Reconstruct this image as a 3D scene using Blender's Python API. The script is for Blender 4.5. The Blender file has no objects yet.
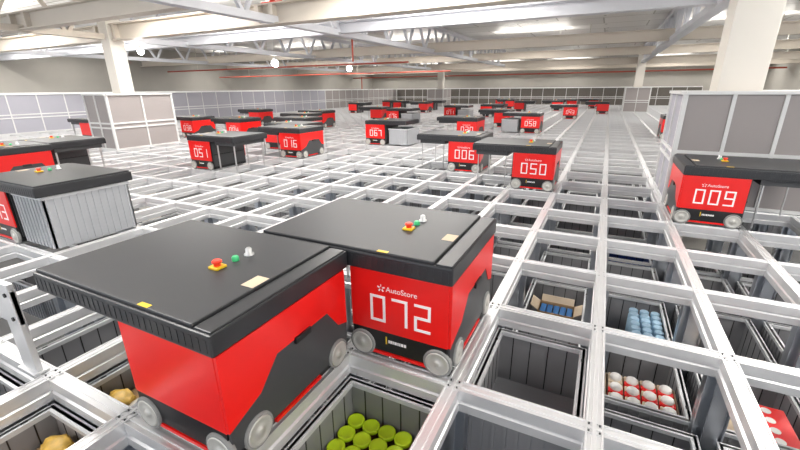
import bpy, bmesh, math, random
from mathutils import Matrix, Vector
random.seed(7)
SC = bpy.context.scene
COL = SC.collection
W, L = 0.53, 0.7013            # one grid cell: across, along
RT = 0.0                       # top of the rails

# ------------------------------------------------------------------ materials
def mat(name, col, rough=.5, metal=0., emit=None, estr=0., noise=0., nscale=30., spec=.5, bump=0., alpha=1.):
    m = bpy.data.materials.new(name); m.use_nodes = True
    nt = m.node_tree; b = nt.nodes['Principled BSDF']
    b.inputs['Base Color'].default_value = (*col, 1)
    b.inputs['Roughness'].default_value = rough
    b.inputs['Metallic'].default_value = metal
    b.inputs['Specular IOR Level'].default_value = spec
    b.inputs['Alpha'].default_value = alpha
    if emit:
        b.inputs['Emission Color'].default_value = (*emit, 1); b.inputs['Emission Strength'].default_value = estr
    if noise or bump:
        tc = nt.nodes.new('ShaderNodeTexCoord'); n = nt.nodes.new('ShaderNodeTexNoise')
        n.inputs['Scale'].default_value = nscale; n.inputs['Detail'].default_value = 4
        nt.links.new(tc.outputs['Object'], n.inputs['Vector'])
        if noise:
            mx = nt.nodes.new('ShaderNodeMix'); mx.data_type = 'RGBA'
            mx.inputs[6].default_value = (*[c*(1-noise) for c in col], 1)
            mx.inputs[7].default_value = (*[min(1, c*(1+noise)) for c in col], 1)
            nt.links.new(n.outputs['Fac'], mx.inputs[0]); nt.links.new(mx.outputs[2], b.inputs['Base Color'])
        if bump:
            bp = nt.nodes.new('ShaderNodeBump'); bp.inputs['Strength'].default_value = bump
            nt.links.new(n.outputs['Fac'], bp.inputs['Height']); nt.links.new(bp.outputs['Normal'], b.inputs['Normal'])
    return m

M = {}
M['alu'] = mat('anodised_aluminium', (.77, .77, .775), .36, .52, noise=.06, nscale=14)
M['alu_post'] = mat('aluminium_post', (.62, .65, .70), .3, .9, noise=.1, nscale=8)
M['bin'] = mat('grey_bin_plastic', (.26, .26, .27), .45, noise=.08, nscale=9)
M['bin_light'] = mat('light_grey_bin_plastic', (.42, .43, .45), .4, noise=.06, nscale=9)
M['rim'] = mat('pale_grey_bin_rim', (.56, .57, .58), .4)
M['bin_blue'] = mat('dark_blue_plastic', (.03, .06, .22), .4)
M['red'] = mat('red_gloss_cover', (.83, .012, .010), .28, noise=.03, nscale=5)
M['lid'] = mat('charcoal_lid', (.026, .027, .03), .34, noise=.1, nscale=6)
M['lid_top'] = mat('charcoal_lid_top', (.036, .037, .040), .42, noise=.05, nscale=6, spec=.4)
M['black'] = mat('black_plastic', (.012, .012, .013), .35)
M['grey_dark'] = mat('dark_grey_arch', (.055, .057, .06), .4)
M['wheel'] = mat('pale_wheel_hub', (.55, .54, .50), .38, .35)
M['tyre'] = mat('grey_tyre', (.25, .25, .24), .6)
M['white'] = mat('white_print', (.95, .93, .92), .4)
M['yellow'] = mat('yellow_plastic', (.85, .55, .02), .4)
M['green'] = mat('green_lamp', (.05, .55, .2), .3)
M['button'] = mat('red_button', (.9, .05, .02), .3)
M['band'] = mat('steel_band', (.6, .6, .6), .3, .8)
M['frame'] = mat('white_powder_coat', (.72, .72, .71), .4)
M['cap_rail'] = mat('bright_white_cap', (.93, .93, .92), .35)
M['panel'] = mat('grey_board', (.33, .30, .292), .55, noise=.03, nscale=2)
M['panel_cool'] = mat('cool_grey_board', (.39, .385, .435), .5, noise=.03, nscale=2)
M['panel_dark'] = mat('dark_mesh_board', (.13, .115, .10), .6, noise=.1, nscale=4)
M['steel_cream'] = mat('cream_painted_steel', (.64, .58, .50), .5, noise=.04, nscale=3)
M['steel_white'] = mat('white_painted_steel', (.68, .69, .73), .45, noise=.04, nscale=3)
M['column'] = mat('cream_column_paint', (.77, .73, .66), .5, noise=.02, nscale=3)
M['concrete'] = mat('concrete', (.44, .42, .38), .85, noise=.12, nscale=1.2, bump=.1)
M['floor'] = mat('dark_concrete_floor', (.10, .10, .10), .8, noise=.15, nscale=2)
M['pipe_red'] = mat('red_sprinkler_pipe', (.55, .10, .06), .45)
M['pipe_grey'] = mat('pale_pipe', (.62, .58, .5), .5)
M['lamp'] = mat('lamp_glow', (1, 1, 1), .5, emit=(1, .97, .92), estr=45)
M['tube'] = mat('fill_tube_glow', (1, 1, 1), .5, emit=(1, .97, .93), estr=7)
M['lime'] = mat('lime_green_lid', (.62, .86, .016), .45)
M['jar'] = mat('brown_jar', (.10, .055, .02), .35)
M['card'] = mat('brown_cardboard', (.42, .27, .14), .75, noise=.1, nscale=12)
M['card_pale'] = mat('pale_cardboard', (.62, .50, .36), .75, noise=.1, nscale=12)
M['pale_blue'] = mat('pale_blue_cap', (.42, .62, .78), .4)
M['mid_blue'] = mat('blue_packet', (.03, .16, .42), .45)
M['dome'] = mat('white_dome', (.85, .83, .8), .4)
M['gold'] = mat('golden_snack', (.70, .42, .08), .45, noise=.5, nscale=35)
M['clear'] = mat('crinkled_clear_bag', (.62, .58, .50), .25, noise=.25, nscale=25)

def deck_material():
    m = bpy.data.materials.new('foil_faced_roof_board'); m.use_nodes = True
    nt = m.node_tree; b = nt.nodes['Principled BSDF']
    tc = nt.nodes.new('ShaderNodeTexCoord')
    br = nt.nodes.new('ShaderNodeTexBrick')
    br.offset = .5; br.inputs['Scale'].default_value = 1.0
    br.inputs['Brick Width'].default_value = 2.4; br.inputs['Row Height'].default_value = 1.2
    br.inputs['Mortar Size'].default_value = .02
    br.inputs['Color1'].default_value = (.92, .91, .89, 1); br.inputs['Color2'].default_value = (.80, .79, .77, 1)
    br.inputs['Mortar'].default_value = (.45, .43, .4, 1)
    nt.links.new(tc.outputs['Object'], br.inputs['Vector'])
    vo = nt.nodes.new('ShaderNodeTexVoronoi'); vo.inputs['Scale'].default_value = 1.1; vo.inputs['Randomness'].default_value = .12
    lt = nt.nodes.new('ShaderNodeMath'); lt.operation = 'LESS_THAN'; lt.inputs[1].default_value = .045
    mx = nt.nodes.new('ShaderNodeMix'); mx.data_type = 'RGBA'; mx.inputs[7].default_value = (.12, .11, .10, 1)
    mp = nt.nodes.new('ShaderNodeMapping'); mp.inputs['Scale'].default_value = (1, 1, 0)
    nt.links.new(tc.outputs['Object'], mp.inputs['Vector']); nt.links.new(mp.outputs['Vector'], vo.inputs['Vector'])
    nt.links.new(vo.outputs['Distance'], lt.inputs[0]); nt.links.new(lt.outputs[0], mx.inputs[0])
    nt.links.new(br.outputs['Color'], mx.inputs[6]); nt.links.new(mx.outputs[2], b.inputs['Base Color'])
    n = nt.nodes.new('ShaderNodeTexNoise'); n.inputs['Scale'].default_value = 2.2
    bp = nt.nodes.new('ShaderNodeBump'); bp.inputs['Strength'].default_value = .25
    nt.links.new(tc.outputs['Object'], n.inputs['Vector'])
    nt.links.new(n.outputs['Fac'], bp.inputs['Height']); nt.links.new(bp.outputs['Normal'], b.inputs['Normal'])
    b.inputs['Roughness'].default_value = .36; b.inputs['Metallic'].default_value = .2
    return m
M['deck'] = deck_material()

# ------------------------------------------------------------------ mesh helpers
class MB:
    def __init__(s): s.v = []; s.f = []; s.m = []; s.sm = []
    def add(s, vs, fs, mi=0, smooth=False):
        o = len(s.v); s.v += [tuple(v) for v in vs]
        for f in fs: s.f.append([i+o for i in f]); s.m.append(mi); s.sm.append(smooth)
        return s
    def box(s, x0, x1, y0, y1, z0, z1, mi=0, c=0.):
        if c <= 0:
            vs = [(x, y, z) for z in (z0, z1) for y in (y0, y1) for x in (x0, x1)]
            s.add(vs, [(0, 2, 3, 1), (4, 5, 7, 6), (0, 1, 5, 4), (2, 6, 7, 3), (0, 4, 6, 2), (1, 3, 7, 5)], mi)
        else:   # chamfered on all edges
            bm = bmesh.new(); bmesh.ops.create_cube(bm, size=1)
            for v in bm.verts: v.co = ((x0+x1)/2+v.co.x*(x1-x0), (y0+y1)/2+v.co.y*(y1-y0), (z0+z1)/2+v.co.z*(z1-z0))
            bmesh.ops.bevel(bm, geom=bm.edges[:], offset=c, segments=2, affect='EDGES', profile=.6)
            s.bm(bm, mi)
        return s
    def bm(s, bm, mi=0, smooth=False, mx=None):
        bm.verts.index_update(); bm.verts.ensure_lookup_table()
        s.add([(mx @ v.co if mx else v.co) for v in bm.verts], [[v.index for v in f.verts] for f in bm.faces], mi, smooth); bm.free(); return s
    def cyl(s, p0, p1, r, n=16, mi=0, r1=None, caps=True, smooth=True):
        p0, p1 = Vector(p0), Vector(p1); d = (p1-p0).normalized(); r1 = r if r1 is None else r1
        a = d.orthogonal().normalized(); b = d.cross(a)
        vs = [p0+(a*math.cos(t)+b*math.sin(t))*r for t in [2*math.pi*k/n for k in range(n)]]
        vs += [p1+(a*math.cos(t)+b*math.sin(t))*r1 for t in [2*math.pi*k/n for k in range(n)]]
        s.add(vs, [(k, (k+1) % n, n+(k+1) % n, n+k) for k in range(n)], mi, smooth)
        if caps: s.add(vs, [list(range(n))[::-1], list(range(n, 2*n))], mi)
        return s
    def lathe(s, prof, origin, axis=(0, 0, 1), n=20, mi=0):
        d = Vector(axis).normalized(); a = d.orthogonal().normalized(); b = d.cross(a); o = Vector(origin)
        vs = []; 
        for r, h in prof:
            for k in range(n):
                t = 2*math.pi*k/n; vs.append(o+d*h+(a*math.cos(t)+b*math.sin(t))*r)
        fs = [(i*n+k, i*n+(k+1) % n, (i+1)*n+(k+1) % n, (i+1)*n+k) for i in range(len(prof)-1) for k in range(n)]
        s.add(vs, fs, mi, True); s.add(vs, [list(range(n))[::-1], list(range((len(prof)-1)*n, len(prof)*n))], mi)
        return s
    def prism(s, poly, axis, a0, a1, mi=0):
        n = len(poly)
        def P(u, v, a): return {'x': (a, u, v), 'y': (u, a, v), 'z': (u, v, a)}[axis]
        vs = [P(u, v, a0) for u, v in poly]+[P(u, v, a1) for u, v in poly]
        s.add(vs, [list(range(n))[::-1], list(range(n, 2*n))]+[(k, (k+1) % n, n+(k+1) % n, n+k) for k in range(n)], mi)
        return s
    def bar(s, p0, p1, w, h, mi=0):
        p0, p1 = Vector(p0), Vector(p1); d = (p1-p0).normalized()
        up = Vector((0, 0, 1)) if abs(d.z) < .95 else Vector((0, 1, 0))
        a = d.cross(up).normalized(); b = a.cross(d)
        vs = [p+a*sx*w/2+b*sz*h/2 for p in (p0, p1) for sx, sz in ((-1, -1), (1, -1), (1, 1), (-1, 1))]
        s.add(vs, [(0, 1, 2, 3), (7, 6, 5, 4), (0, 4, 5, 1), (1, 5, 6, 2), (2, 6, 7, 3), (3, 7, 4, 0)], mi); return s
    def mesh(s, name, mats, mirror=None):
        me = bpy.data.meshes.new(name)
        vs = s.v if mirror is None else [(mirror-x, y, z) for x, y, z in s.v]
        me.from_pydata(vs, [], s.f)
        for m in (mats if isinstance(mats, (list, tuple)) else [mats]): me.materials.append(m)
        for p, mi, sm in zip(me.polygons, s.m, s.sm): p.material_index = mi; p.use_smooth = sm
        bm = bmesh.new(); bm.from_mesh(me); bmesh.ops.recalc_face_normals(bm, faces=bm.faces); bm.to_mesh(me); bm.free()
        return me

def link(name, me, parent=None, loc=(0, 0, 0)):
    o = bpy.data.objects.new(name, me); COL.objects.link(o); o.location = loc
    if parent: o.parent = parent
    return o
def tag(o, label, cat, group=None, kind=None):
    o['label'] = label; o['category'] = cat
    if group: o['group'] = group
    if kind: o['kind'] = kind
    return o
def thing(name, label, cat, loc=(0, 0, 0), group=None):
    return tag(link(name, None, None, loc), label, cat, group)
def struct(name, me, loc=(0, 0, 0)):
    o = link(name, me, None, loc); o['kind'] = 'structure'; return o
def copy_tree(root, loc):
    r = root.copy(); COL.objects.link(r); r.location = loc
    for ch in list(root.children):
        c = ch.copy(); COL.objects.link(c); c.parent = r
        for g in list(ch.children):
            d = g.copy(); COL.objects.link(d); d.parent = c
    return r

# ------------------------------------------------------------------ the setting
FX0, FX1, FY0, FY1 = -28*W, 10*W, -4*L, 42*L       # extent of the grid
m = MB().box(-19.2, 9.2, -6, 33.4, -2.3, -2.1); struct('floor', m.mesh('floor', M['floor']))
m = MB().box(-19.2, 9.2, -6, 33.4, 3.0, 3.15); struct('ceiling', m.mesh('ceiling', M['deck']))
m = MB().box(-19.2, 9.2, 33.0, 33.3, -2.1, 3.0); struct('wall_back', m.mesh('wall', M['concrete']))
m = MB().box(-19.2, -19.0, -6, 33.0, -2.1, 3.0); struct('wall_left', m.mesh('wall', M['concrete']))
m = MB().box(9.0, 9.2, -6, 33.0, -2.1, 3.0); struct('wall_right', m.mesh('wall', M['concrete']))

# ------------------------------------------------------------------ the rail grid: one bolted structure
PROF = [(-.030, 0), (-.0245, 0), (-.0225, -.006), (-.0085, -.006), (-.0065, -.001), (.0065, -.001), (.0085, -.006), (.0225, -.006), (.0245, 0), (.030, 0),
        (.030, -.046), (.0255, -.050), (.0255, -.056), (.034, -.062), (.034, -.100), (-.034, -.100), (-.034, -.062), (-.0255, -.056), (-.0255, -.050), (-.030, -.046)]
grid = thing('rail_grid', 'silver aluminium rail grid of open cells that the red robots drive on', 'rail grid')
lw = MB().prism(PROF, 'y', FY0, FY1).mesh('lengthwise_rail', M['alu'])
cw = MB().prism([(u, v-.0015) for u, v in PROF], 'x', FX0, FX1).mesh('crosswise_rail', M['alu'])
for i in range(-28, 11): link('lengthwise_rail', lw, grid, (i*W, 0, 0))
for j in range(-4, 43): link('crosswise_rail', cw, grid, (0, j*L, 0))
m = MB()
for sgn in (-1, 1):
    m.box(min(sgn*.012, sgn*.062), max(sgn*.012, sgn*.062), -.014, .014, -2.1, -.1)
    m.box(-.014, .014, min(sgn*.012, sgn*.062), max(sgn*.012, sgn*.062), -2.1, -.1)
    m.box(min(sgn*.056, sgn*.062), max(sgn*.056, sgn*.062), -.03, .03, -2.1, -.1)
    m.box(-.03, .03, min(sgn*.056, sgn*.062), max(sgn*.056, sgn*.062), -2.1, -.1)
m.box(-.014, .014, -.014, .014, -2.1, -.1)
up = m.mesh('upright_post', M['alu_post'])
for i in range(-6, 5):
    for j in range(-1, 8): link('upright_post', up, grid, (i*W, j*L, 0))
# the node plates with their four screws, at the crossings close enough to show them
sc = MB().cyl((0, 0, -.007), (0, 0, .0005), .0035, 8).mesh('screw', M['grey_dark'])
for i, j in ((-3, 0), (-2, 0), (-4, 0), (-1, 1), (0, 1), (1, 1), (0, 2), (1, 2), (-1, 0), (2, 2), (2, 1)):
    for sx in (-1, 1):
        for sy in (-1, 1): link('screw', sc, grid, (i*W+sx*.018, j*L+sy*.018, 0))

# ------------------------------------------------------------------ storage bins
BW, BL, BH = .456, .624, .325
def bin_mesh(name, mtl, BH=.325):
    m = MB(); x, y, t = BW/2, BL/2, .013
    m.box(-x+.012, x-.012, -y+.012, y-.012, 0, .012)                          # bottom
    m.box(-x+.008, x-.008, -y+.008, -y+.008+t, 0, BH); m.box(-x+.008, x-.008, y-.008-t, y-.008, 0, BH)
    m.box(-x+.008, -x+.008+t, -y+.008, y-.008, 0, BH); m.box(x-.008-t, x-.008, -y+.008, y-.008, 0, BH)
    for k in range(9):                                                        # outer ribs
        u = -x+.03+k*(2*x-.06)/8
        m.box(u-.007, u+.007, -y, -y+.01, .0, BH-.02); m.box(u-.007, u+.007, y-.01, y, .0, BH-.02)
    for k in range(12):
        u = -y+.03+k*(2*y-.06)/11
        m.box(-x, -x+.01, u-.007, u+.007, .0, BH-.02); m.box(x-.01, x, u-.007, u+.007, .0, BH-.02)
    for a, b, c, d in ((-x, x, -y, -y+.034), (-x, x, y-.034, y), (-x, -x+.034, -y+.034, y-.034), (x-.034, x, -y+.034, y-.034)):
        m.box(a, b, c, d, BH-.022, BH, 1)                                     # rim
    for k in range(1, 5):                                                     # inner panel joints
        u = -x+k*2*x/5
        m.box(u-.0025, u+.0025, y-.008-t-.002, y-.006-t, .02, BH-.024, 2)
    for k in range(1, 7):
        u = -y+k*2*y/7
        m.box(-x+.006+t, -x+.010+t, u-.0025, u+.0025, .02, BH-.024, 2); m.box(x-.010-t, x-.006-t, u-.0025, u+.0025, .02, BH-.024, 2)
    for u in (-.2, .2):                                                       # locking holes on the long rims
        m.box(-x+.012, -x+.024, u-.012, u+.012, BH-.001, BH+.0008, 2); m.box(x-.024, x-.012, u-.012, u+.012, BH-.001, BH+.0008, 2)
    return m.mesh(name, [mtl, M['rim'], M['black']])
BIN = bin_mesh('storage_bin', M['bin']); BIN_B = bin_mesh('blue_bin', M['bin_blue']); BIN_L = bin_mesh('light_bin', M['bin_light']); BIN_T = bin_mesh('ribbed_bin', M['bin_light'], .40)
def cx(i): return (i+.5)*W
def cy(j): return (j+.5)*L
TOP0, TOP1 = -.112, -.44
LEVEL0 = {(-1, 0), (0, 1), (-4, 0), (-4, -1), (-3, -1)}
def place_bin(i, j, label, top=None, me=BIN, group='storage bins in the grid cells'):
    top = top if top is not None else (TOP0 if (i, j) in LEVEL0 else TOP1)
    o = link('storage_bin', me, None, (cx(i), cy(j), top-BH)); tag(o, label, 'bin', group); return o
NUMW = ['', 'one', 'two', 'three', 'four', 'five', 'six', 'seven', 'eight', 'nine', 'ten']
SPECIAL = {
 (-1, 0): 'grey ribbed bin of lime lidded jars before robot 072',
 (0, 1): 'empty grey bin right under the rails beside the front wheels of robot 072',
 (-4, 0): 'empty grey bin flush under the rails beyond the numberless front row robot',
 (-3, 0): 'grey bin of golden snack bags under the numberless front row robot',
 (-3, -1): 'grey bin in the front row with one loose golden bag',
 (-4, -1): 'grey ribbed bin in the front row below the pale upright bracket',
 (0, 3): 'grey bin holding an open brown carton with blue packets',
 (1, 3): 'grey bin holding rows of pale blue capped bottles',
 (1, 2): 'grey bin holding the tray of white domed red cups',
 (2, 2): 'grey bin holding the red multipack with white cups',
 (-1, 5): 'grey bin with a pale blue packet just before robot 050',
 (1, 5): 'dark blue bin in the cell beside robot 009',
}
LEVEL0.add((-3, 0))
for j in range(-1, 11):
    for i in range(-9, 5):
        if (i, j) == (0, 0) or (j == -1 and i not in (-3, -4)): continue
        if j == 0 and i not in (-4, -3, -2, -1, 1, 2): continue
        if j == 1 and i < -8: continue
        if (i >= 3 and j <= 1) or (i >= 2 and j in (6, 7)): continue
        if (i, j) in SPECIAL: lab = SPECIAL[(i, j)]; g = None
        elif j <= 5 and i >= -3:
            g = None
            if i == 2: lab = 'deep set grey bin, %s cells in front of robot 009' % NUMW[5-j] if j < 5 else 'deep set grey bin underneath robot 009'
            elif i == -1: lab = 'deep set grey bin underneath robot 072' if j == 1 else 'deep set grey bin, %s cells in front of robot 050' % NUMW[6-j]
            elif i > 2: lab = 'deep set grey bin, %s cells along and %s before robot 009' % (NUMW[i-2], NUMW[5-j] if j < 5 else 'none')
            elif i >= 0: lab = 'deep set grey bin, %s columns along from robot 050 and %s rows before it' % (NUMW[i+1], NUMW[6-j])
            else: lab = 'deep set grey bin, %s rows before robot 050, in the %s of robot 006' % (NUMW[6-j], 'column' if i == -3 else 'lid column')
        else:
            lab = 'dark grey bin sunk below the distant rails, only a sliver showing'; g = 'bins deep below the distant rails'
        place_bin(i, j, lab, me=BIN_B if (i, j) == (1, 5) else BIN, group=g or 'storage bins in the near cells')

# ------------------------------------------------------------------ bin contents
def bottom(i, j): return (TOP0 if (i, j) in LEVEL0 else TOP1)-BH+.012
jm = MB().lathe([(.030, 0), (.035, .004), (.036, .105), (.031, .118)], (0, 0, 0)).mesh('jar_body', M['jar'])
jl = MB().lathe([(.038, 0), (.0398, .003), (.0398, .016), (.038, .019), (.032, .0192), (.030, .0178), (.004, .0178)], (0, 0, .118), n=24).mesh('jar_lid', M['lime'])
ORD = ['first', 'second', 'third', 'fourth', 'fifth', 'sixth']
proto = None
for r in range(4):
    for c in range(4):
        loc = (-.427+.0805*c, .596-.0805*r, bottom(-1, 0))
        if proto is None:
            proto = thing('lidded_jar', '', 'jar', loc, 'lime lidded jars in the bin'); link('jar_body', jm, proto); link('jar_lid', jl, proto); o = proto
        else: o = copy_tree(proto, loc)
        o['label'] = 'lime lidded jar, %s row from robot 072, %s from the slotted bin wall' % (ORD[r], ORD[c])
# raise the jars on a carton layer so that the lids come up to where they are seen
pk = MB().box(-.20, .20, -.27, .27, 0, .004).mesh('carton_sheet', M['card'])
o = link('carton_sheet', pk, None, (cx(-1), cy(0), bottom(-1, 0)+.001)); tag(o, 'brown carton sheet beneath the lime lidded jars', 'carton')
for j_ in [q for q in bpy.data.objects if q.get('category') == 'jar']: j_.location.z += .006

# tray of white domed cups in bin (1,2)
bz = bottom(1, 2)
tx0, tx1, ty0, ty1 = 1.5*W-.17, 1.5*W+.19, 2*L+.065, 2*L+.36
lift = .19
o = link('carton_block', MB().box(tx0+.01, tx1-.01, ty0+.01, ty1-.01, 0, lift-.002).mesh('carton_block', M['card']), None, (0, 0, bz+.001)); tag(o, 'brown carton beneath the tray of white domed cups', 'carton')
tr = thing('cup_tray', 'brown cardboard tray holding white domed red cups', 'tray', ((tx0+tx1)/2, (ty0+ty1)/2, bz+lift))
hx, hy = (tx1-tx0)/2, (ty1-ty0)/2
link('tray_base', MB().box(-hx, hx, -hy, hy, 0, .005).mesh('tray_base', M['card']), tr)
m = MB(); m.box(-hx, hx, -hy, -hy+.006, .005, .06); m.box(-hx, hx, hy-.006, hy, .005, .06); m.box(-hx, -hx+.006, -hy+.006, hy-.006, .005, .06); m.box(hx-.006, hx, -hy+.006, hy-.006, .005, .06)
link('tray_side', m.mesh('tray_side', M['card_pale']), tr)
cup = MB().box(-.038, .038, -.042, .042, 0, .075, 0, .006).mesh('cup_body', M['red'])
cuc = MB().box(-.038, .038, -.042, .042, 0, .075, 0, .006).mesh('pale_cup_body', M['card_pale'])
cul = MB().box(-.0386, .0386, -.0426, -.004, .006, .0757, 0, .004).mesh('red_label', M['red'])
dm = MB().lathe([(.031, 0), (.032, .008), (.028, .019), (.018, .027), (.004, .029)], (0, 0, .075)).mesh('dome_lid', M['dome'])
for r in range(3):
    for c in range(4):
        loc = ((tx0+tx1)/2-.126+.084*c, (ty0+ty1)/2+.092-.092*r, bz+lift+.0055)
        red = not (r == 2 and c in (0, 3)) and not (r == 0 and c == 0)
        o = thing('domed_cup', 'white domed %s cup, %s row from the back, %s from the end' % ('red' if red else 'cream', ORD[r], ORD[c]), 'cup', loc, 'white domed cups in the tray')
        link('cup_body', cuc, o)
        if red: link('red_label', cul, o)
        link('dome_lid', dm, o)

# pale blue capped bottles in bin (1,3)
bb = MB().lathe([(.028, 0), (.031, .004), (.031, .235), (.024, .255)], (0, 0, 0), n=14).mesh('bottle_body', M['pale_blue'])
bc = MB().lathe([(.030, 0), (.031, .003), (.031, .024), (.027, .029)], (0, 0, .255), n=14).mesh('bottle_cap', M['pale_blue'])
for r in range(7):
    for c in range(3):
        loc = (1.5*W+.018+.072*c, 3*L+.10+.068*r, bottom(1, 3)+.001)
        o = thing('capped_bottle', 'pale blue capped bottle, %s row from the near wall, %s column' % ((ORD+['seventh'])[r], ORD[c]), 'bottle', loc, 'pale blue capped bottles in the bin')
        link('bottle_body', bb, o); link('bottle_cap', bc, o)

# open carton with blue packets in bin (0,3)
bz = bottom(0, 3); CH = .285
ct = thing('open_carton', 'open brown carton with flaps spread, in a grey bin', 'carton', (.5*W+.01, 3*L+.26, bz+.002))
link('carton_base', MB().box(-.13, .13, -.09, .09, 0, .005).mesh('carton_base', M['card']), ct)
m = MB(); m.box(-.13, .13, -.09, -.085, .005, CH); m.box(-.13, .13, .085, .09, .005, CH); m.box(-.13, -.125, -.085, .085, .005, CH); m.box(.125, .13, -.085, .085, .005, CH)
link('carton_wall', m.mesh('carton_wall', M['card']), ct)
for p0, p1, w in (((-.13, 0, CH), (-.185, 0, CH+.035), .16), ((.13, 0, CH), (.18, 0, CH+.032), .16)):
    link('carton_flap', MB().bar(p0, p1, w, .005).mesh('carton_flap', M['card_pale']), ct)
link('carton_flap', MB().add([(-.12, .087, CH), (.12, .087, CH), (.12, .11, CH+.045), (-.12, .11, CH+.045), (-.12, .092, CH), (.12, .092, CH), (.12, .115, CH+.045), (-.12, .115, CH+.045)],
     [(0, 1, 2, 3), (7, 6, 5, 4), (0, 4, 5, 1), (1, 5, 6, 2), (2, 6, 7, 3), (3, 7, 4, 0)]).mesh('carton_flap', M['card_pale']), ct)
pm = MB().box(-.02, .02, -.075, .075, 0, .262, 0, .005).mesh('blue_packet', M['mid_blue'])
for k in range(5):
    o = link('blue_packet', pm, None, (.5*W+.01-.096+.048*k, 3*L+.26, bz+.008)); tag(o, 'blue packet standing in the open carton, %s along its row' % ORD[k], 'packet', 'blue packets in the open carton')

# red multipack in bin (2,2), brown carton beside it
bz = bottom(2, 2)
rp = thing('red_multipack', 'red multipack with white cup pictures along its top', 'multipack', (2*W+.345, 2*L+.225, bz+.002))
link('pack_box', MB().box(-.06, .06, -.15, .15, 0, .29, 0, .006).mesh('pack_box', M['red']), rp)
pr = MB().lathe([(.022, 0), (.022, .002)], (0, 0, .29), n=16).mesh('cup_picture', M['dome'])
for k in range(4): link('cup_picture', pr, rp, (-.025, -.11+.073*k, 0))
o = link('brown_carton', MB().box(-.07, .07, -.14, .14, 0, .27, 0, .004).mesh('brown_carton', M['card_pale']), None, (2*W+.14, 2*L+.21, bz+.002)); tag(o, 'brown carton beside the red multipack in a bin', 'carton')
o = link('pale_packet', MB().box(-.11, .11, -.15, .15, 0, .12, 0, .01).mesh('pale_packet', M['pale_blue']), None, (-.5*W-.02, cy(5)+.05, bottom(-1, 5)+.002)); tag(o, 'pale blue packet lying in the bin before robot 050', 'packet')

# snack bags
def bag(name, mtl, s, seed):
    rnd = random.Random(seed); bm = bmesh.new(); bmesh.ops.create_icosphere(bm, subdivisions=3, radius=1)
    ph = [rnd.uniform(0, 6) for _ in range(6)]
    for v in bm.verts:
        n = v.co.copy(); k = 1+.13*math.sin(5*n.x+ph[0])*math.sin(6*n.y+ph[1])+.08*math.sin(11*n.z+ph[2]+7*n.x)
        v.co = (n.x*s[0]*k, n.y*s[1]*k, max(-.8, n.z)*s[2]*k)
    return MB().bm(bm, 0, True).mesh(name, mtl)
bagm = [bag('bag_pouch', M['gold'], (.068, .052, .042), 1), bag('bag_pouch', M['clear'], (.066, .054, .042), 2)]
bl = bottom(-3, 0)
o = link('carton_riser', MB().box(-.20, .20, -.28, .28, 0, .17).mesh('carton_riser', M['card']), None, (cx(-3), cy(0), bl+.001)); tag(o, 'brown carton beneath the snack bags', 'carton')
WH = ['nearest the crossing', 'by the near rim', 'behind the one nearest the crossing', 'under the numberless front row robot']
for k, (dx, dy, g) in enumerate(((-.11, -.20, 0), (.075, -.20, 0), (-.11, -.05, 1), (.075, -.05, 1))):
    o = thing('snack_bag', '%s snack bag, %s' % ('golden' if g == 0 else 'clear crinkled', WH[k]), 'bag', (cx(-3)+dx, cy(0)+dy, bl+.22), 'snack bags in the bin')
    link('bag_pouch', bagm[g], o)
    link('sealed_end', MB().box(-.012, .012, -.045, .045, -.004, .004).mesh('sealed_end', M['clear']), o, (.078, 0, .0))
o = link('carton_riser', MB().box(-.20, .20, -.28, .28, 0, .175).mesh('carton_riser', M['card']), None, (cx(-3), cy(-1), bottom(-3, -1)+.001)); tag(o, 'brown carton beneath the loose golden bag', 'carton')
o = thing('snack_bag', 'loose golden snack bag in the front row bin', 'bag', (cx(-3)-.06, cy(-1)+.225, bottom(-3, -1)+.225)); link('bag_pouch', bagm[0], o)

# ------------------------------------------------------------------ robots
def text_mesh(body, size, mtl, ext=.0008):
    cu = bpy.data.curves.new('t', 'FONT'); cu.body = body; cu.size = size; cu.align_x = 'LEFT'; cu.extrude = ext
    ob = bpy.data.objects.new('t', cu); COL.objects.link(ob); bpy.context.view_layer.update()
    me = bpy.data.meshes.new_from_object(ob.evaluated_get(bpy.context.evaluated_depsgraph_get()))
    bpy.data.objects.remove(ob); bpy.data.curves.remove(cu)
    me.transform(Matrix.Rotation(math.pi/2, 4, 'X')); me.materials.clear(); me.materials.append(mtl); return me
SEG = {'0': 'abcdef', '1': 'bc', '2': 'abged', '3': 'abgcd', '4': 'fgbc', '5': 'afgcd', '6': 'afgedc', '7': 'abc', '8': 'abcdefg', '9': 'abcdfg'}
DIG = {}
def digit_mesh(ch):
    if ch in DIG: return DIG[ch]
    w, h, t = .074, .128, .0125; hm = h/2; e = .0004
    R_ = {'a': (0, w, h-t, h), 'd': (0, w, 0, t), 'g': (0, w, hm-t/2, hm+t/2),
          'f': (0, t, hm-t/2, h), 'b': (w-t, w, hm-t/2, h), 'e': (0, t, 0, hm+t/2), 'c': (w-t, w, 0, hm+t/2)}
    m = MB()
    for k, s_ in enumerate(SEG[ch]):
        a, b, c, d = R_[s_]; m.box(a, b, -.0012-.00005*k, 0, c, d)
    DIG[ch] = m.mesh('digit', M['white']); return DIG[ch]
LOGO = text_mesh('AutoStore', .034, M['white'])

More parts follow.
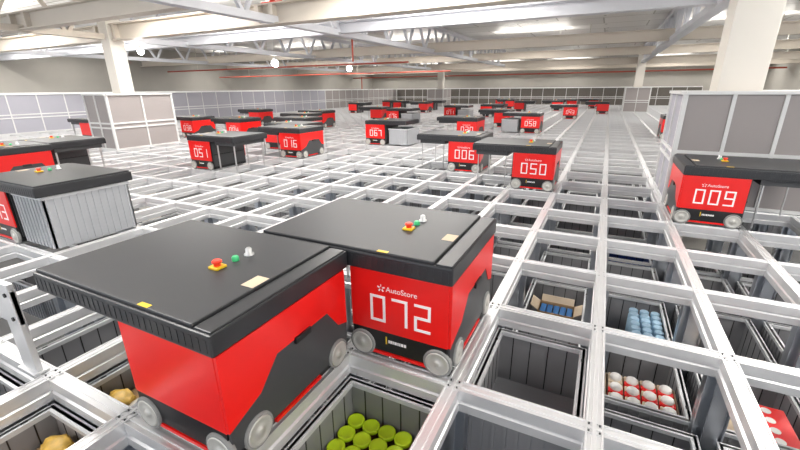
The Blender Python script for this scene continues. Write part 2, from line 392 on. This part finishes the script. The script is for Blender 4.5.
YF = .014                                  # front plane of a robot, from the cell's near rail line
def robot_meshes(mirror):
    """mirror None: lid reaches over the cell at -x. The body is the same, mirrored for the other hand."""
    mm = None if mirror is None else W
    P = {}
    P['chassis'] = MB().box(.035, .495, YF+.004, .655, .022, .436).mesh('chassis', M['black'], mm)
    P['front_cover'] = MB().box(.036, .494, YF-.006, YF+.004, .145, .434, 0, .003).mesh('front_cover', M['red'], mm)
    P['back_cover'] = MB().box(.036, .494, .655, .664, .145, .434).mesh('back_cover', M['red'], mm)
    P['front_skirt'] = MB().box(.04, .49, YF-.004, YF+.004, .045, .146).mesh('front_skirt', M['black'], mm)
    P['red_stripe'] = MB().box(.12, .42, YF-.008, YF+.002, .026, .040).mesh('red_stripe', M['red'], mm)
    P['side_cover'] = MB().prism([(YF-.004, .434), (.662, .434), (.662, .18), (.60, .20), (.53, .295), (.24, .295), (.15, .20), (YF-.004, .150)], 'x', .495, .506).mesh('side_cover', M['red'], mm)
    P['side_arch'] = MB().prism([(YF, .150), (.15, .20), (.24, .295), (.53, .295), (.60, .20), (.662, .18), (.662, .06), (.56, .05), (.12, .05), (YF, .06)], 'x', .493, .503).mesh('side_arch', M['grey_dark'], mm)
    P['side_stripe'] = MB().box(.494, .507, .20, .46, .028, .042).mesh('side_stripe', M['red'], mm)
    P['side_latch'] = MB().box(.500, .515, .33, .42, .275, .302, 0, .004).mesh('side_latch', M['black'], mm)
    P['shaft_cover'] = MB().box(.024, .036, YF+.02, .64, .06, .43).box(.018, .026, YF+.03, .63, .23, .245, 1).mesh('shaft_cover', [M['grey_dark'], M['black']], mm)
    m = MB(); m.box(-.462, .508, .000, .690, .437, .511, 0, .006)
    for k in range(31): m.box(-.45+k*.031, -.45+k*.031+.012, -.0015, .002, .45, .495)
    P['lid'] = m.mesh('lid', M['lid'], mm)
    P['lid_top'] = MB().box(-.454, .425, .010, .680, .509, .524, 0, .005).mesh('lid_top', M['lid_top'], mm)
    P['lid_end'] = MB().box(.433, .502, .010, .680, .507, .517, 0, .004).mesh('lid_end', M['lid'], mm)
    P['stop_base'] = MB().box(.152, .200, .291, .339, .524, .534, 0, .003).mesh('stop_base', M['yellow'], mm)
    P['stop_button'] = MB().lathe([(.013, .534), (.013, .545), (.019, .547), (.019, .553), (.014, .557)], (.176, .315, 0)).mesh('stop_button', M['button'], mm)
    P['signal_lamp'] = MB().lathe([(.014, .524), (.014, .538), (.010, .543)], (.182, .395, 0)).mesh('signal_lamp', M['green'], mm)
    P['antenna'] = MB().lathe([(.020, .524), (.020, .529), (.013, .532), (.013, .550), (.008, .555)], (.186, .461, 0)).mesh('antenna', M['band'], mm)
    P['lid_sticker'] = MB().box(.365, .42, .25, .33, .5235, .5248).mesh('lid_sticker', M['card_pale'], mm)
    P['edge_tag'] = MB().box(.17, .22, .012, .03, .5235, .5248).mesh('edge_tag', M['yellow'], mm)
    m = MB()
    for x in (.09, .455):                     # unused
        pass
    def wheel(ax, x, y):
        a = MB(); d = (0, -1, 0) if ax == 'f' else ((1, 0, 0) if ax == 's' else (0, 1, 0))
        a.lathe([(.050, 0), (.062, .003), (.064, .010), (.064, .020), (.060, .023)], (x, y, .0665), d, 24)
        a.lathe([(.053, .018), (.053, .0245), (.046, .026), (.042, .0235), (.016, .0235), (.014, .0275), (.006, .028)], (x, y, .0665), d, 24, 1)
        return a.mesh('wheel', [M['tyre'], M['wheel']], mm)
    P['wheels'] = [wheel('f', .088, YF+.010), wheel('f', .452, YF+.010), wheel('s', .488, .12), wheel('s', .488, .585)]
    m = MB()
    for x in (-.40, -.06):
        for y in (.07, .62):
            b = MB(); b.box(x-.004, x+.004, y-.010, y+.010, .012, .437); P.setdefault('bands', []).append(b.mesh('lifting_band', M['band'], mm))
    g = MB(); 
    for a, b, c, d in ((-.425, -.035, .05, .09), (-.425, -.035, .60, .64), (-.425, -.385, .09, .60), (-.075, -.035, .09, .60)): g.box(a, b, c, d, .385, .437)
    P['gripper'] = g.mesh('lift_frame', M['grey_dark'], mm)
    return P
RM = {'L': robot_meshes(None), 'R': robot_meshes(1)}
STAR = MB()
for k in range(5):
    t = math.pi/2+2*math.pi*k/5
    STAR.bar((.007*math.cos(t), -.0006, .007*math.sin(t)), (.018*math.cos(t), -.0006, .018*math.sin(t)), .0012, .006)
STAR = STAR.mesh('emblem', M['white'])
MARK = MB().box(0, .006, -.0012, 0, 0, .038).mesh('yellow_mark', M['yellow'])
LINE = MB()
for k, (a, b) in enumerate(((.014, .020), (.023, .031), (.034, .040), (.043, .055), (.058, .064), (.067, .073), (.076, .086), (.089, .1))): LINE.box(a, b, -.0012, 0, .004, .018)
LINE = LINE.mesh('maker_line', M['white'])

def robot(i, j, side, num, label, bands=True, held=None, dx=0.):
    P = RM[side]; t = thing('grid_robot', label, 'robot', (i*W+dx, j*L, 0), 'red and black grid robots')
    ch = link('chassis', P['chassis'], t)
    for n in ('front_cover', 'back_cover', 'front_skirt', 'red_stripe', 'side_cover', 'side_arch', 'side_stripe', 'side_latch', 'shaft_cover', 'lid'):
        link(n, P[n], t)
    lid = t.children[-1]; cover = t.children[1]
    for n in ('lid_top', 'lid_end', 'stop_base', 'signal_lamp', 'antenna', 'lid_sticker', 'edge_tag', 'stop_button'): link(n, P[n], lid)
    if bands:
        link('lift_frame', P['gripper'], t)
        for b in P['bands']: link('lifting_band', b, t)
    for w in P['wheels']: link('wheel', w, t)
    if num:
        for k, c_ in enumerate(num): link('digit', digit_mesh(c_), cover, (.134+.105*k, YF-.006, .195))
        link('maker_name', LOGO, cover, (.212, YF-.0055, .348)); link('emblem', STAR, cover, (.189, YF-.006, .360))
    if num and j < 12:
        link('yellow_mark', MARK, t, (.205, YF-.004, .085)); link('maker_line', LINE, t, (.205, YF-.004, .09))
    return t
def held_bin(i, j, label, z, me=BIN_L): 
    o = link('storage_bin', me, None, (cx(i), cy(j)-.005, z)); tag(o, label, 'bin', 'bins held up by robots'); return o

robot(-1, 1, 'L', '072', 'red and black robot displaying 072, nearest with sharp white digits')
robot(-2, 0, 'L', None, 'red robot without a number in the front row, next to robot 072', bands=False, dx=.06)
robot(-8, 1, 'R', '013', 'robot whose face ends in 3, holding a pale ribbed bin under its lid', bands=False, dx=.10)
held_bin(-7, 1, 'pale ribbed bin hanging under the lid of the robot ending in 3', .033, BIN_T).location.x += .056
robot(-12, 2, 'L', None, 'robot showing only a red arched flank behind the bin lifting robot', dx=-.15)
robot(-13, 3, 'R', None, 'robot with black open flank behind the red arched flank', dx=-.19)
robot(-21, 7, 'L', None, 'small far robot peeping past the white framed cladding of the column')
robot(-18, 9, 'L', '038', 'robot just beside the white framed cladding of the column', bands=False, dx=.2)
robot(-15, 9, 'L', '004', 'robot with arched flank, second from the column cladding', dx=.25)
robot(-20, 14, 'L', None, 'far robot with arched flank close to the perimeter fence')
robot(-10, 5, 'R', '051', 'robot displaying 051 with its black open flank towards the camera')
robot(-9, 7, 'L', '016', 'robot displaying 016 with a glossy lid and arched red flank')
for i, j, w in ((-12, 10, 'second behind the robot displaying 016'), (-14, 12, 'third behind the robot displaying 016'), (-15, 14, 'last in the row behind 016')):
    robot(i, j, 'L', None, 'robot seen mostly as a dark lid, '+w)
robot(-11, 8, 'R', None, 'robot hidden behind 016 except for its dark lid end', bands=False, dx=.04)
robot(-8, 10, 'R', '067', 'robot displaying 067 with a pale bin under its lid', bands=False)
held_bin(-7, 10, 'pale bin hanging under the lid of the robot displaying 067', .03)
robot(-14, 18, 'L', None, 'distant red robot touching the one that carries a pale bin, behind 067')
robot(-12, 17, 'R', '076', 'distant robot carrying a pale bin behind the robot displaying 067', bands=False)
held_bin(-11, 17, 'pale bin hanging from the distant robot behind 067', .03)
robot(-21, 24, 'R', None, 'far off robot with a long thin lid before the beige fence')
robot(-21, 29, 'R', None, 'tiny far robot, first of the cluster by the dark fence')
robot(-19, 28, 'R', None, 'tiny far robot, second of the cluster by the dark fence')
robot(-15, 26, 'L', None, 'tiny far robot, largest of the cluster by the dark fence')
robot(-16, 29, 'R', None, 'tiny far robot, last of the cluster by the dark fence')
robot(-10, 21, 'R', '071', 'far robot displaying 071 beside a slender white column', bands=False)
held_bin(-9, 21, 'pale bin under the lid of the far robot displaying 071', .03)
robot(-8, 23, 'R', None, 'far robot seen as a thin dark lid behind 071')
robot(-7, 29, 'R', None, 'small far red robot alone before the dark fence')
robot(-4, 31, 'L', None, 'small far red robot between the lone one and the 043 robot')
robot(-2, 23, 'L', '043', 'far robot displaying 043 on the long straight rails')
robot(0, 28, 'L', None, 'far red robot behind the 043 robot, near the column cladding')
robot(-1, 35, 'L', None, 'farthest red robot with long dark lid against the dark fence')
robot(-3, 34, 'L', None, 'far red robot with dark lid against the dark fence, behind 043')
robot(-9, 33, 'L', None, 'dark lidded robot far back by the fence, behind 058')
robot(-11, 36, 'R', None, 'dark lidded robot farthest back in the middle of the fence')
robot(-3, 15, 'L', '058', 'robot displaying 058 with a flat blue grey bin under its lid', bands=False)
held_bin(-4, 15, 'blue grey bin under the lid of the robot displaying 058', .03)
robot(-5, 17, 'L', None, 'robot hidden behind the 058 robot, only its lid in view')
robot(-5, 12, 'L', '020', 'robot with dark lid and red flank before the 058 robot')
robot(-3, 7, 'L', '006', 'robot displaying 006, partly behind the lid of 050')
robot(-1, 6, 'L', '050', 'robot displaying 050 with steel lifting bands under its lid')
robot(2, 5, 'R', '009', 'robot displaying 009 in front of the large cladded column')
robot(3, 15, 'R', None, 'robot peeping out behind the large cladded column')

# pale bracket standing on the rails
br = thing('upright_bracket', 'pale upright metal bracket with black screws standing on the near rails', 'bracket', (-1.70, -.02, 0))
link('bracket_post', MB().box(-.06, .06, -.012, .012, 0, .40, 0, .004).mesh('bracket_post', M['alu']), br)
link('bracket_arm', MB().box(-.55, .06, -.014, .010, .24, .43, 0, .004).mesh('bracket_arm', M['alu']), br)
link('bracket_foot', MB().box(-.07, .07, -.03, .03, 0, .012, 0, .003).mesh('bracket_foot', M['alu']), br)
for z in (.38, .27):
    link('screw', MB().cyl((.03, -.013, z), (.03, -.02, z), .009, 10).mesh('screw', M['black']), br)

# ------------------------------------------------------------------ fences and column cladding
FH = 1.11
def fence_run(t, p0, p1, step, pm, inner, cap=0.):
    """posts, rails and boards from p0 to p1 (plan points); inner = unit vector to the grid side"""
    p0, p1 = Vector((*p0, 0)), Vector((*p1, 0)); d = p1-p0; n = max(1, round(d.length/step)); u = d/n; nv = Vector((*inner, 0))
    def slab(name, a, b, th, z0, z1, mtl, off=0.):
        dd = (b-a).normalized(); s = Vector((-dd.y, dd.x, 0))*th/2; a2, b2 = a+nv*off, b+nv*off
        vs = [a2-s, b2-s, b2+s, a2+s]; vs = [Vector((v.x, v.y, z)) for z in (z0, z1) for v in vs]
        me = MB().add(vs, [(0, 3, 2, 1), (4, 5, 6, 7), (0, 1, 5, 4), (1, 2, 6, 5), (2, 3, 7, 6), (3, 0, 4, 7)]).mesh(name, mtl)
        return link(name, me, t)
    e = d.normalized()
    for k in range(n):
        a = p0+u*k; b = a+u
        slab('board', a, b, .02, .03, .48, pm); slab('board', a, b, .02, .48, FH-.03, pm)
    for k in range(n+1):
        a = p0+u*k; slab('post', a-e*.015, a+e*.015, .045, .004, FH-.03, M['frame'], .004)
    slab('bottom_rail', p0, p1, .045, .004, .035, M['frame'], .003)
    for z in (.445, .535): slab('middle_rail', p0, p1, .045, z-.016, z+.016, M['frame'], .005)
    slab('cap_rail', p0, p1, .08, FH-.03, FH+cap, M['cap_rail'] if cap else M['frame'], .004)
fl = thing('perimeter_fence', 'long fence of cool grey boards in white frames along the grid edge', 'fence')
fence_run(fl, (FX0, 1.5), (FX0, 20.0), .71, M['panel_cool'], (1, 0), .03)
fb = thing('perimeter_fence', 'beige boarded fence in white frames leading to the dark end fence', 'fence')
fence_run(fb, (FX0, 20.03), (FX0, FY1), .71, M['panel'], (1, 0), .03)
fd = thing('end_fence', 'dark meshed fence in white frames across the far end', 'fence')
fence_run(fd, (FX0+.09, FY1), (FX1, FY1), .75, M['panel_dark'], (0, -1), .03)
def cladding(x0, x1, y0, y1, label, nx, ny, side_mat=None):
    t = thing('column_cladding', label, 'cladding', group='white framed cladding around columns')
    fence_run(t, (x0, y0), (x1, y0), (x1-x0)/nx, M['panel'], (0, -1)); fence_run(t, (x1, y0), (x1, y1), (y1-y0)/ny, M['panel'], (1, 0))
    fence_run(t, (x1, y1), (x0, y1), (x1-x0)/nx, M['panel'], (0, 1)); fence_run(t, (x0, y1), (x0, y0), (y1-y0)/ny, side_mat or M['panel'], (-1, 0))
    o = link('top_board', MB().box(x0, x1, y0, y1, FH-.05, FH-.03).mesh('top_board', M['panel']), t); return t
cladding(-17.45*W, -16*W, 6*L+.03, 8*L, 'beige boards in white frames around the column by the arched robots', 2, 2)
cladding(2*W+.03, 4.9*W, 6*L+.06, 7.4*L, 'large beige boards in pale frames around the column behind robot 009', 4, 2, M['panel_cool'])
cladding(2*W+.05, 4*W, 31*L, 33*L, 'small far beige boards in white frames around the far column', 2, 2)
cladding(-19*W, -17*W, 35*L, 37*L, 'tiny far cladding at the foot of the slender white column', 2, 2)

# ------------------------------------------------------------------ steelwork
CX = [-9.13, 1.53]
def column(x, y, w, label, z0=-2.1):
    t = thing('steel_column', label, 'column', (x, y, 0), 'steel columns')
    link('shaft', MB().box(-w/2, w/2, -w/2, w/2, z0, 2.99, 0, .008).mesh('shaft', M['column']), t)
    link('base_plate', MB().box(-w/2-.06, w/2+.06, -w/2-.06, w/2+.06, z0, z0+.03).mesh('base_plate', M['column']), t)
column(CX[0], 4.98, .30, 'cream column rising from the cladding by the arched robots')
column(1.55, 4.72, .36, 'large cream column rising behind robot 009')
column(1.60, 22.3, .36, 'far cream column where the white truss ends')
column(-9.45, 25.3, .36, 'slender far white column before the back wall')

def ibeam(axis, a0, a1, c, z0, h, w=.2, tf=.022, mtl='steel_cream'):
    m = MB()
    pr = [(c-w/2, z0), (c+w/2, z0), (c+w/2, z0+tf), (c+.012, z0+tf), (c+.012, z0+h-tf), (c+w/2, z0+h-tf), (c+w/2, z0+h), (c-w/2, z0+h), (c-w/2, z0+h-tf), (c-.012, z0+h-tf), (c-.012, z0+tf), (c-w/2, z0+tf)]
    return m.prism(pr, axis, a0, a1).mesh('beam_web', M[mtl])
def girder(label, axis, a0, a1, c, z0, h, w=.2, mtl='steel_cream', stiff=()):
    t = thing('roof_girder', label, 'girder', group='steel girders under the roof')
    link('girder_section', ibeam(axis, a0, a1, c, z0, h, w, mtl=mtl), t)
    for s in stiff:
        p = MB()
        if axis == 'x': p.box(s-.04, s+.04, c-w/2, c+w/2, z0+.024, z0+h-.024)
        else: p.box(c-w/2, c+w/2, s-.04, s+.04, z0+.024, z0+h-.024)
        link('stiffener', p.mesh('stiffener', M[mtl]), t)
girder('cream girder joining the large column and the cladded column', 'x', -8.97, 1.36, 4.98, 2.16, .31, .22, stiff=(-8.85, -4.6, -4.9, 1.3))
girder('cream girder from the cladded column out to the fence side wall', 'x', -19, -9.29, 4.98, 2.16, .31, .22, stiff=(-9.5,))
girder('cream girder from the large column out to the blank side wall', 'x', 1.74, 8.9, 4.98, 2.16, .31, .22)
girder('cream girder nearest overhead, crossing before the columns', 'x', -18.9, -4.7, 3.48, 2.2, .28, .2, stiff=(-9.3, -8.8))
girder('white girder just behind the girder that joins the columns', 'x', -18.9, 8.9, 6.75, 2.2, .22, .2, 'steel_white', stiff=(-4.6,))
girder('cream girder behind the white girder', 'x', -18.9, 8.9, 11.8, 2.2, .26, .2)
girder('cream girder in the middle of the hall roof', 'x', -18.9, 8.9, 16.6, 2.2, .26, .2)
girder('far cream girder behind the far column', 'x', -18.9, 8.9, 22.62, 2.16, .3, .2)
girder('farthest cream girder near the back wall', 'x', -18.9, 8.9, 28.0, 2.2, .26, .2)

def truss(label, x, y0, y1, z0, h, mtl, pitch=1.15, wch=.17, hch=.11):
    t = thing('roof_truss', label, 'truss', group='roof trusses running into the hall')
    link('bottom_chord', MB().box(x-wch/2, x+wch/2, y0, y1, z0, z0+hch, 0, .004).mesh('bottom_chord', M[mtl]), t)
    link('top_chord', MB().box(x-wch/2, x+wch/2, y0, y1, z0+h-hch, z0+h, 0, .004).mesh('top_chord', M[mtl]), t)
    n = int((y1-y0)/pitch)
    for k in range(n):
        ya = y0+(k+.5)*pitch
        for s in (-1, 1):
            link('web_bar', MB().bar((x, ya+s*.04, z0+hch), (x, ya+s*.38, z0+h-hch), .06, .06).mesh('web_bar', M[mtl]), t)
    return t
truss('white truss in the middle of the roof, its V bars above 050', -4.62, 2.6, 21.5, 2.17, .78, 'steel_white')
truss('white truss running from the large column to the far column', 1.63, 4.95, 22.2, 2.17, .78, 'steel_white')
truss('cream truss running back from the cladded column by the fence', -9.13, 5.2, 25.0, 2.17, .78, 'steel_white')
truss('white truss over the near rows ending at the cladded column', -9.13, -1.0, 4.8, 2.17, .78, 'steel_cream')
truss('long white truss near the fence side of the hall', -14.6, 1.0, 27.0, 2.17, .78, 'steel_white')

# pipes
def pipe(name, label, pts, r, mtl, group='roof pipes'):
    m = MB()
    for a, b in zip(pts[:-1], pts[1:]): m.cyl(a, b, r, 10)
    for a in pts[1:-1]: m.lathe([(r*1.25, -r*1.3), (r*1.25, r*1.3)], a, (1, 0, 0), 10)
    o = thing('hanging_'+name, label, 'pipe', group=group); link('pipe_run', m.mesh(name, M[mtl]), o)
    (xa, ya, za), (xb, yb, zb) = pts[0], pts[-1]
    for k in range(1, 6 if abs(xb-xa) > 1 else 1):
        q = k/6.; link('pipe_hanger', MB().cyl((xa+(xb-xa)*q, ya, za+r*.5), (xa+(xb-xa)*q, ya, 2.995), .008, 6).mesh('pipe_hanger', M['pipe_grey']), o)
    return o
pipe('sprinkler_pipe', 'long red sprinkler pipe across the back wall', [(-18.9, 29.6, 2.0), (-4, 29.6, 2.02), (8.9, 29.6, 2.05)], .045, 'pipe_red')
pipe('sprinkler_pipe', 'red sprinkler pipe crossing under the girders by the lamps', [(-18.9, 13.0, 2.02), (-10, 13.0, 2.03), (-6.0, 13.0, 2.03)], .03, 'pipe_red')
pipe('sprinkler_pipe', 'second red sprinkler pipe, lower than the one by the lamps', [(-18.9, 16.0, 1.82), (-9, 16.0, 1.82), (-5.5, 16.0, 1.82)], .028, 'pipe_red')
pipe('drop_pipe', 'red drop pipe hanging from the roof beside the round lamps', [(-7.0, 11.0, 2.95), (-7.0, 11.0, 1.98)], .028, 'pipe_red')
pipe('drop_pipe', 'short red drop pipe ending behind the fence', [(-16.2, 26.5, 2.0), (-16.2, 26.5, 1.12)], .04, 'pipe_red')
pipe('duct_pipe', 'pale pipe running across under the roof by the far column', [(-18.9, 14.4, 2.55), (8.9, 14.4, 2.55)], .09, 'pipe_grey')
pipe('duct_pipe', 'pale pipe on the back wall above the red pipe', [(-18.9, 31.5, 2.5), (8.9, 31.5, 2.5)], .10, 'pipe_grey')
for k, (x, y, z) in enumerate(((-5.2, 5.6, 2.62), (-3.5, 8.2, 2.8))):
    o = link('hanging_valve', MB().cyl((x-.25, y, z), (x+.25, y, z), .04, 12).cyl((x, y, z-.06), (x, y, z+.12), .05, 12).mesh('valve', M['button']), None)
    tag(o, ('red sprinkler valve above the girder that joins the columns', 'red sprinkler valve under the roof behind the white girder')[k], 'valve', 'red sprinkler valves')

# round hanging lamps, then strip lamps added as fill
def round_lamp(x, y, z, label, k=1.):
    t = thing('pendant_lamp', label, 'lamp', (x, y, z), 'round hanging lamps')
    o1 = link('lamp_cap', MB().lathe([(.03, .20), (.06, .18), (.07, .11), (.05, .10)], (0, 0, 0)).mesh('lamp_cap', M['frame']), t)
    o2 = link('lamp_bulb', MB().lathe([(.02, -.118), (.07, -.098), (.11, -.045), (.12, 0), (.11, .05), (.07, .1)], (0, 0, 0)).mesh('lamp_bulb', M['lamp']), t)
    o1.scale = o2.scale = (k, k, k)
    link('hanging_rod', MB().cyl((0, 0, .19*k), (0, 0, 2.99-z), .01, 8).mesh('hanging_rod', M['frame']), t)
round_lamp(-10.1, 10.85, 2.02, 'glowing round lamp hanging over the row of dark lids')
round_lamp(-10.08, 15.5, 2.02, 'glowing round lamp hanging by the red drop pipe')
round_lamp(-8.98, 5.45, 1.98, 'small glowing lamp beside the cladded column', .55)
lf = MB().box(-1.25, 1.25, -.13, .13, .012, .07, 0, .004).mesh('fill_lamp_housing', M['frame'])
ld = MB().box(-1.2, 1.2, -.11, .11, .0, .012).mesh('fill_lamp_diffuser', M['tube'])
lightd = bpy.data.lights.new('strip_fill_light', 'AREA'); lightd.shape = 'RECTANGLE'; lightd.size = 2.3; lightd.size_y = .22; lightd.energy = 76; lightd.color = (1, .97, .93)
upd = bpy.data.lights.new('deck_fill_light', 'AREA'); upd.shape = 'RECTANGLE'; upd.size = 2.3; upd.size_y = .22; upd.energy = 30; upd.color = (1, .96, .9)  # added light aimed upwards to brighten the roof deck
def strip(x, y, z, label):  # made-up lamp, hung out of view behind the girders to brighten the hall
    t = thing('added_strip_lamp', label, 'lamp', (x, y, z), 'white strip lamps added as fill under the roof')
    for sx in (-.9, .9): link('hanging_rod', MB().cyl((sx, 0, .07), (sx, 0, 2.995-z), .006, 6).mesh('hanging_rod', M['frame']), t)
    link('fill_lamp_housing', lf, t); link('fill_lamp_diffuser', ld, t)
    o = bpy.data.objects.new('strip_fill_light', lightd); COL.objects.link(o); o.location = (0, 0, -.01); o.parent = t
    o = bpy.data.objects.new('deck_fill_light', upd); COL.objects.link(o); o.location = (0, 0, .075); o.rotation_euler = (math.pi, 0, 0); o.parent = t
xs = (-16.5, -12.2, -6.7, -2.2, 3.4, 7.0)
ys = (-3.5, .5, 4.3, 6.1, 8.7, 14.9, 20.4, 26.6, 31.0)
SIDE = ['beside the fence side wall', 'between the outer truss and the cladded column', 'between the cladded column truss and the middle truss', 'between the middle truss and the large column', 'beyond the large column', 'beside the blank side wall']
ROW = ['behind the camera', 'above the camera', 'before the columns', 'behind the white girder', 'by the pale roof pipe', 'before the far column', 'behind the far column', 'before the far pipe', 'at the back wall']
for a, x in enumerate(xs):
    for b, y in enumerate(ys): strip(x, y, 2.60, 'added fill strip lamp %s, %s' % (ROW[b], SIDE[a]))

# ------------------------------------------------------------------ world, camera, view
w = bpy.data.worlds.new('World'); SC.world = w; w.use_nodes = True
w.node_tree.nodes['Background'].inputs[0].default_value = (.80, .88, 1, 1); w.node_tree.nodes['Background'].inputs[1].default_value = 1.5
cam = bpy.data.cameras.new('Camera'); co = bpy.data.objects.new('Camera', cam); COL.objects.link(co)
cam.sensor_width = 36; cam.sensor_fit = 'HORIZONTAL'; cam.lens = 399.887*36/800; cam.clip_start = .05; cam.clip_end = 200
r = Vector((0.89599332, 0.44397929, -0.00885239)); u = Vector((-0.1360213, 0.29337167, 0.9462723)); f = Vector((-0.42272234, 0.84664955, -0.3232497))
co.matrix_world = Matrix(((r.x, u.x, -f.x, .412363), (r.y, u.y, -f.y, -.613209), (r.z, u.z, -f.z, 1.160959), (0, 0, 0, 1)))
SC.camera = co
SC.view_settings.view_transform = 'Standard'; SC.view_settings.look = 'None'
SC.view_settings.exposure = -0.08; SC.view_settings.gamma = 1.0; SC.view_settings.use_curve_mapping = False
